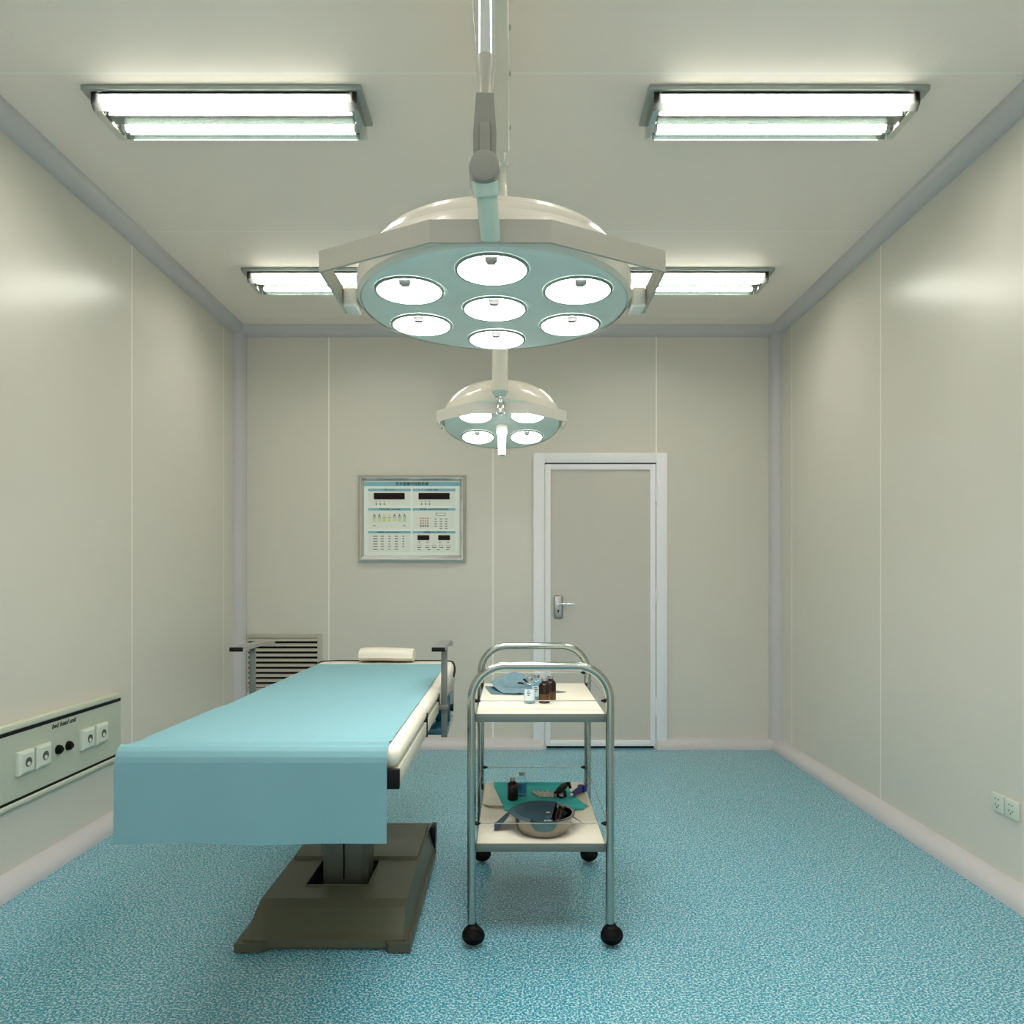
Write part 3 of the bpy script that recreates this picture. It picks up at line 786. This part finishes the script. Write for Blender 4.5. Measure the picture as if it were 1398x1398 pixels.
def shelf(zt, nm):
    b = MB([M['edge'], M['lam']]); x0, x1, y0, y1 = TX0+rt-.001, TX1-rt+.001, TY0+.008, TY1-.008
    b.box(x0, x1, y0, y1, zt-.029, zt-.002, .0015); b.mi = 1
    b.box(x0+.003, x1-.003, y0+.003, y1-.003, zt-.004, zt, .0008); return b.build(nm, tr)
ST, SB = .771, .339
shelf(ST, 'shelf'); shelf(SB, 'shelf')
for zz in (.815, .408):
    for kind in range(4):
        b = MB(M['steeld'])
        if kind < 2:
            yy = (TY0, TY1)[kind]; a, c = (TX0+rt, yy, zz), (TX1-rt, yy, zz); ax_ = Vector((1, 0, 0))
        else:
            xx = (TX0, TX1)[kind-2]; a, c = (xx, TY0+rt, zz-.012), (xx, TY1-rt, zz-.012); ax_ = Vector((0, 1, 0))
        b.cyl(a, c, .0016, n=8); g = b.build('guard_rail', tr)
        if kind < 2:
            a, c = Vector(a), Vector(c)
            for q, s in ((a, 1), (c, -1)):
                MB(M['black']).tube([q-ax_*s*.004, q+ax_*s*.008, q+ax_*s*.009, q+ax_*s*.015], [.0066, .0066, .0038, .0038], 12).build('rail_clip', g)

# ------------------------------------------------------------------ bottles
def brown_bottle(loc, label, h=.092, r=.0205, group=None, amber=False):
    t = thing('medicine_bottle', loc, label, 'bottle', group)
    x, y, z = loc
    b = MB([M['brown']]); b.lathe([(0, .0005), (r*.9, .0005), (r, .004), (r, h*.68), (r*.86, h*.76), (r*.5, h*.81), (r*.45, h*.88), (0, h*.88)], loc, 32); b.build('bottle_body', t)
    if amber: MB(M['brownl']).lathe([(r*1.003, .005), (r*1.015, .008), (r*1.015, h*.34), (r*1.003, h*.36)], loc, 32).build('amber_band', t)
    MB(M['steeld']).lathe([(0, h), (r*.5, h), (r*.56, h*.985), (r*.56, h*.87), (0, h*.87)], loc, 24).build('cap', t)
    return t
def clear_bottle(loc, label, h=.092, r=.0205, lab='blabel', group=None):
    t = thing('medicine_bottle', loc, label, 'bottle', group)
    MB(M['bglass']).lathe([(0, .0005), (r*.9, .0005), (r, .004), (r, h*.68), (r*.86, h*.76), (r*.5, h*.81), (r*.45, h*.88)], loc, 32).build('bottle_body', t)
    MB(M['liquid']).lathe([(0, .003), (r*.86, .003), (r*.9, .006), (r*.9, h*.42), (0, h*.42)], loc, 32).build('liquid', t)
    b = MB(M[lab]); n = 10; x, y, z = loc
    b.grid(n, 1, lambda u, v: (x+(r+.0004)*math.cos(-PI/2+(u-.5)*2.1), y+(r+.0004)*math.sin(-PI/2+(u-.5)*2.1), z+h*(.14+.42*v)))
    lb = b.build('paper_label', t)
    b = MB(M['pink'])
    for zz, wd in ((.48, .5), (.40, .7), (.32, .35)):
        b.grid(6, 1, lambda u, v: (x+(r+.0008)*math.cos(-PI/2-.2+(u-.5)*wd), y+(r+.0008)*math.sin(-PI/2-.2+(u-.5)*wd), z+h*(zz+.035*v)))
    b.build('label_print', lb)
    MB(M['steeld']).lathe([(0, h), (r*.5, h), (r*.56, h*.985), (r*.56, h*.87), (0, h*.87)], loc, 24).build('cap', t)
    return t
g1 = 'bottles on the trolley top shelf'; g2 = 'bottles on the lower shelf tray'
clear_bottle((.0635, 2.568, ST), 'clear labelled glass bottle at the front left of the top shelf bottles', group=g1)
clear_bottle((.092, 2.648, ST), 'clear glass bottle on the top shelf standing behind the front clear one', group=g1)
brown_bottle((.117, 2.570, ST), 'dark brown glass bottle at the front of the top shelf, beside the clear one', group=g1, amber=True)
brown_bottle((.142, 2.625, ST), 'dark brown glass bottle on the top shelf, rightmost and half hidden', group=g1, amber=True)

# ------------------------------------------------------------------ cloths and instruments on the top shelf
def cloth_poly(poly, z, hfun, mt, name, label, cat, th=.0012, step=.006, origin=None):
    """cloth with a plan outline, height hfun(x, y) above z"""
    xs = [p[0] for p in poly]; ys = [p[1] for p in poly]
    b = bmesh.new()
    vs_ = [b.verts.new((p[0], p[1], 0)) for p in poly]; b.faces.new(vs_)
    x = min(xs)+step
    while x < max(xs):
        bmesh.ops.bisect_plane(b, geom=b.verts[:]+b.edges[:]+b.faces[:], plane_co=(x, 0, 0), plane_no=(1, 0, 0)); x += step
    y = min(ys)+step
    while y < max(ys):
        bmesh.ops.bisect_plane(b, geom=b.verts[:]+b.edges[:]+b.faces[:], plane_co=(0, y, 0), plane_no=(0, 1, 0)); y += step
    for v in b.verts: v.co.z = z+th+.0004+hfun(v.co.x, v.co.y)
    bmesh.ops.recalc_face_normals(b, faces=b.faces)
    if b.faces[:][0].normal.z < 0: bmesh.ops.reverse_faces(b, faces=b.faces)
    bmesh.ops.solidify(b, geom=list(b.faces), thickness=th)
    m = MB(mt); m._add(b); o = m.build(name, origin=origin or (sum(xs)/len(xs), sum(ys)/len(ys), z), angle=50)
    return tag(o, label, cat)
def bumpf(x, y, cx, cy, sx, sy): return math.exp(-((x-cx)/sx)**2-((y-cy)/sy)**2)
flat = cloth_poly([(-.112, 2.938), (-.080, 2.752), (.03, 2.735), (.213, 2.80), (.10, 2.90), (-.02, 2.96)], ST,
           lambda x, y: .0015*(1+noise.noise(Vector((x*30, y*30, 2)))), M['cloth4'], 'wrapping_cloth', 'flat dusty blue cloth with pointed corners under the folded cloth on the top shelf', 'cloth')
def crest(x, y):
    e_ = .012+.040*bumpf(x, y, -.0, 2.955, .055, .055)+.026*bumpf(x, y, .07, 2.93, .06, .045)+.020*bumpf(x, y, -.06, 2.90, .03, .05)
    dip = bumpf(x, y, .01, 2.855, .09, .020)
    return max(.0045, e_-.010*dip+.004*noise.noise(Vector((x*45, y*45, 7)))-.010*bumpf(x, y, .0, 2.76, .1, .03))
cloth_poly([(-.088, 2.905), (-.062, 2.815), (-.030, 2.745), (.020, 2.735), (.075, 2.752), (.118, 2.80), (.125, 2.87), (.105, 2.96), (.04, 2.985), (-.04, 2.985), (-.078, 2.95)], ST, crest, M['cloth2'],
           'folded_cloth', 'crumpled blue grey cloth heaped behind the bottles on the top shelf', 'cloth')
sc_ = thing('surgical_scissors', (.02, 2.86, ST+.02), 'thin dark scissors lying in the fold of the blue grey cloth', 'scissors')
zc = ST+.027
MB(M['steeld']).box(-.04, .028, 2.848, 2.853, zc, zc+.003, .0008).build('blade', sc_)
MB(M['black']).tube([(.024, 2.850, zc+.003), (.034, 2.846, zc+.004), (.046, 2.842, zc+.001)], .0036, 8).build('handle', sc_)
fc = thing('forceps', (.06, 2.87, ST+.03), 'short black-tipped forceps leaning on the cloth beside the clear bottles', 'forceps')
MB(M['black']).tube([(.047, 2.880, ST+.041), (.056, 2.868, ST+.037), (.066, 2.856, ST+.030)], [.0035, .005, .0032], 8).build('grip', fc)
MB(M['steeld']).tube([(.064, 2.857, ST+.0315), (.085, 2.835, ST+.022)], .0022, 8).build('tips', fc)

# ------------------------------------------------------------------ lower shelf: tray, cloth, instruments
ty0, ty1, tx0_, tx1_ = 2.722, 3.030, -.113, .304
b = MB(M['tray'])
def rrect(x0, x1, y0, y1, r, n=6):
    o = []
    for cx, cy, a0 in ((x1-r, y1-r, 0), (x0+r, y1-r, PI/2), (x0+r, y0+r, PI), (x1-r, y0+r, 1.5*PI)):
        for k in range(n+1): o.append((cx+r*math.cos(a0+PI/2*k/n), cy+r*math.sin(a0+PI/2*k/n)))
    return o
lv = [(.016, .0005), (.010, .0045), (.002, .0125), (0, .0135), (.004, .0140), (.010, .0125), (.022, .0035), (.03, .003)]
rings = []
for ins, zz in lv:
    rings.append([b.bm.verts.new((x, y, SB+zz)) for x, y in rrect(tx0_+ins, tx1_-ins, ty0+ins, ty1-ins, .03)])
for A, B in zip(rings, rings[1:]):
    for k in range(len(A)): b.bm.faces.new((A[k], A[(k+1) % len(A)], B[(k+1) % len(A)], B[k]))
b.bm.faces.new(rings[-1]); b.bm.faces.new(rings[0][::-1])
ty_ = b.build('tray', origin=(.095, 2.87, SB)); tag(ty_, 'ivory plastic tray with raised rim on the lower trolley shelf', 'tray')
def tc(x, y):
    e_ = .0030
    def sm_(d, a, c): 
        t = min(1, max(0, (d-a)/(c-a))); return t*t*(3-2*t)
    rise = max(1-sm_(y-ty0, .004, .028), sm_(y, ty1-.030, ty1-.012))
    out = 1-sm_(y-ty0, -.012, .0)
    return (e_+rise*.0115)*(1-out)+.0012*noise.noise(Vector((x*20, y*20, 1)))*0+.0005+.002*out
cloth_poly([(-.078, 3.018), (.232, 3.018), (.245, 2.90), (.288, 2.735), (.272, 2.700), (-.028, 2.692), (-.05, 2.84)], SB, tc, M['cloth3'], 'tray_cloth',
           'turquoise cloth lining the ivory tray and lapping over its front rim', 'cloth', step=.008)
zt2 = SB+.0062
brown_bottle((.003, 2.813, zt2), 'dark brown bottle standing at the left of the turquoise tray cloth', .088, .0212, g2)
clear_bottle((.040, 2.876, zt2), 'clear bottle with blue label on the tray behind the brown one', .092, .0205, 'blabel2', g2)
# gauze strips, folded, in a row
for k in range(6):
    cx = .098+k*.0185; cy = 2.882-.003*k
    w = .0075; L_ = .036
    b = MB([M['gauze'], M['gauzeb']]); a = math.radians(24)
    m4 = Matrix.Translation((cx, cy, zt2+.0005)) @ Matrix.Rotation(a, 4, 'Z')
    pr = [(-w, 0), (w, 0), (w, .003), (w*.3, .0095), (-w*.3, .0100), (-w, .004)]
    b.prism(pr, lambda u, v, q: tuple(m4 @ Vector((u, q, v))), -L_, L_*.7)
    b.mi = 1; b.prism([(w*.0, .0092), (w*.80, .0050), (w*.90, .0062), (w*.1, .0106)], lambda u, v, q: tuple(m4 @ Vector((u, q, v))), -L_*.8, L_*.5)
    o = b.build('gauze_swab', origin=(cx, cy, zt2))
    names = ['leftmost of the row', 'second from the left in the row', 'third from the left in the row', 'fourth from the left in the row', 'fifth, next to the black clamp', 'last, partly under the black clamp']
    tag(o, 'narrow folded gauze swab on the turquoise cloth, '+names[k], 'gauze', 'gauze swabs on the tray')
# black clamp with ring
cl = thing('ring_clamp', (.20, 2.86, zt2), 'black clamp with a ring grip on the turquoise tray cloth', 'clamp')
b = MB(M['black'])
b.tube([(.172, 2.842, zt2+.016), (.190, 2.868, zt2+.020), (.210, 2.900, zt2+.026), (.222, 2.928, zt2+.026)], [.006, .013, .014, .010], 14); b.build('body', cl)
MB(M['black']).tube([(.219, 2.922, zt2+.030), (.234, 2.925, zt2+.030), (.238, 2.905, zt2+.020)], [.008, .009, .006], 12).build('lever', cl)
b = MB(M['black']); b.tube([(.196+.0125*math.cos(2*PI*k/16), 2.826, zt2+.0165+.0125*math.sin(2*PI*k/16)) for k in range(16)], .0034, 8, closed=True)
b.tube([(.182, 2.832, zt2+.022), (.182, 2.828, zt2+.004)], .0042, 8); b.tube([(.211, 2.842, zt2+.026), (.213, 2.830, zt2+.004)], .0052, 8)
b.build('finger_ring', cl)
MB(M['steeld']).cyl((.178, 2.836, zt2+.014), (.170, 2.822, zt2+.012), .0042, n=12).build('tip', cl)
# navy tube lying down
nv = thing('navy_dispenser', (.27, 2.89, zt2), 'navy blue tapered tube lying at the right of the ivory tray', 'dispenser')
b = MB(M['navy']); b.tube([(.240, 2.838, zt2+.013), (.256, 2.862, zt2+.014), (.274, 2.888, zt2+.016), (.281, 2.897, zt2+.018)], [.008, .012, .0135, .013], 16); b.build('body', nv)
b = MB(M['navy']); b.box(-.017, .017, -.001, .022, -.013, .014, .004, 2, Matrix.Translation((.281, 2.895, zt2+.018)) @ Matrix.Rotation(math.radians(-35), 4, 'Z')); b.build('wide_end', nv)
MB(M['whitepl']).cyl((.241, 2.840, zt2+.013), (.233, 2.829, zt2+.012), .0055, n=12).build('nozzle', nv)

# ------------------------------------------------------------------ basin
bc = (.109, 2.487, SB)
b = MB(M['bowl'])
b.lathe([(0, .0008), (.074, .0008), (.082, .003), (.090, .012), (.097, .032), (.1015, .060), (.103, .064), (.109, .0655), (.1115, .0645), (.1115, .0665), (.108, .0680),
         (.101, .0665), (.0985, .060), (.094, .032), (.087, .013), (.079, .005), (0, .0035)], bc, 72)
bs = b.build('steel_basin', origin=bc); tag(bs, 'round stainless steel basin at the front of the lower trolley shelf', 'basin')
# cloth in the basin: lines it and falls over the left rim on to the shelf
def liner(u, v):
    a = math.radians(60+185*u)               # back and left part of the bowl
    rr = v*.118
    a2 = a
    if rr < .088: z = .010+.046*(rr/.088)**3+.003*noise.noise(Vector((math.cos(a)*3, math.sin(a)*3, rr*30)))
    elif rr < .100: z = .056+(rr-.088)/.012*.0155
    else: z = .0715-.25*(rr-.100)+.0*u
    return (bc[0]+rr*math.cos(a2), bc[1]+rr*math.sin(a2), bc[2]+z)
b = MB(M['bcloth'])
b.grid(40, 26, liner)
bmesh.ops.remove_doubles(b.bm, verts=b.bm.verts, dist=1e-5)
def flap(u, v):
    a = math.radians(150+40*u); 
    x0, y0, z0 = bc[0]+.117*math.cos(a), bc[1]+.117*math.sin(a), bc[2]+.067
    x1, y1 = -.063-.012*u*0, 2.565-.085*u
    t = v
    return (x0+(x1-x0)*t, y0+(y1-y0)*t, max(bc[2]+.002, z0-(.067)*(t**.8)*1.0+.006*math.sin(t*PI)*math.sin(u*6)))
b.grid(12, 14, flap)
def flap2(u, v):
    a = math.radians(20+24*u)
    x0, y0, z0 = bc[0]+.1165*math.cos(a), bc[1]+.1165*math.sin(a), bc[2]+.036
    return (x0+(.262-x0)*v, y0+(2.535-y0)*v, max(bc[2]+.002, z0-.034*v))
b.grid(8, 8, flap2)
o = b.build('basin_cloth', origin=bc, angle=60); tag(o, 'dark slate cloth lining the steel basin and hanging over its left rim', 'cloth')
vl = clear_bottle((.126, 2.476, SB+.016), 'small glass vial with silver cap standing inside the steel basin', .052, .016)
vl['category'] = 'vial'
vb = thing('medicine_bottle', (.175, 2.50, SB+.012), 'dark bottle lying tilted against the right inner side of the basin', 'bottle')
q = Vector((.160, 2.486, SB+.026)); w = Vector((.172, 2.540, SB+.058))
MB(M['brown']).tube([q, q+(w-q)*.1, q+(w-q)*.7, q+(w-q)*.85, w], [.012, .0145, .0145, .008, .0065], 20).build('bottle_body', vb)
MB(M['black']).cyl(w-(w-q)*.03, w+(w-q)*.12, .008, n=16).build('cap', vb)

# ------------------------------------------------------------------ camera, world, render settings
cam = bpy.data.cameras.new('camera'); co = bpy.data.objects.new('camera', cam); COL.objects.link(co); S.camera = co
co.location = (0, 0, EYE); co.rotation_euler = (PI/2, 0, 0)
cam.sensor_width = 36; cam.lens = F/1398*36; cam.clip_start = .02
cam.shift_x = 0.0; cam.shift_y = (788-699)/1398
w = bpy.data.worlds.new('world'); S.world = w; w.use_nodes = True
w.node_tree.nodes['Background'].inputs[0].default_value = (1, .98, .95, 1); w.node_tree.nodes['Background'].inputs[1].default_value = .62
S.view_settings.view_transform = 'Standard'; S.view_settings.look = 'None'; S.view_settings.gamma = 1
S.view_settings.use_curve_mapping = False
S.view_settings.exposure = 0.8
try:
    S.cycles.use_denoising = True; S.cycles.denoiser = 'OPENIMAGEDENOISE'
    S.cycles.max_bounces = 10; S.cycles.diffuse_bounces = 6; S.cycles.transparent_max_bounces = 16
    S.cycles.sample_clamp_indirect = 8; S.cycles.use_light_tree = True
    S.cycles.caustics_reflective = False; S.cycles.caustics_refractive = False
except Exception: pass
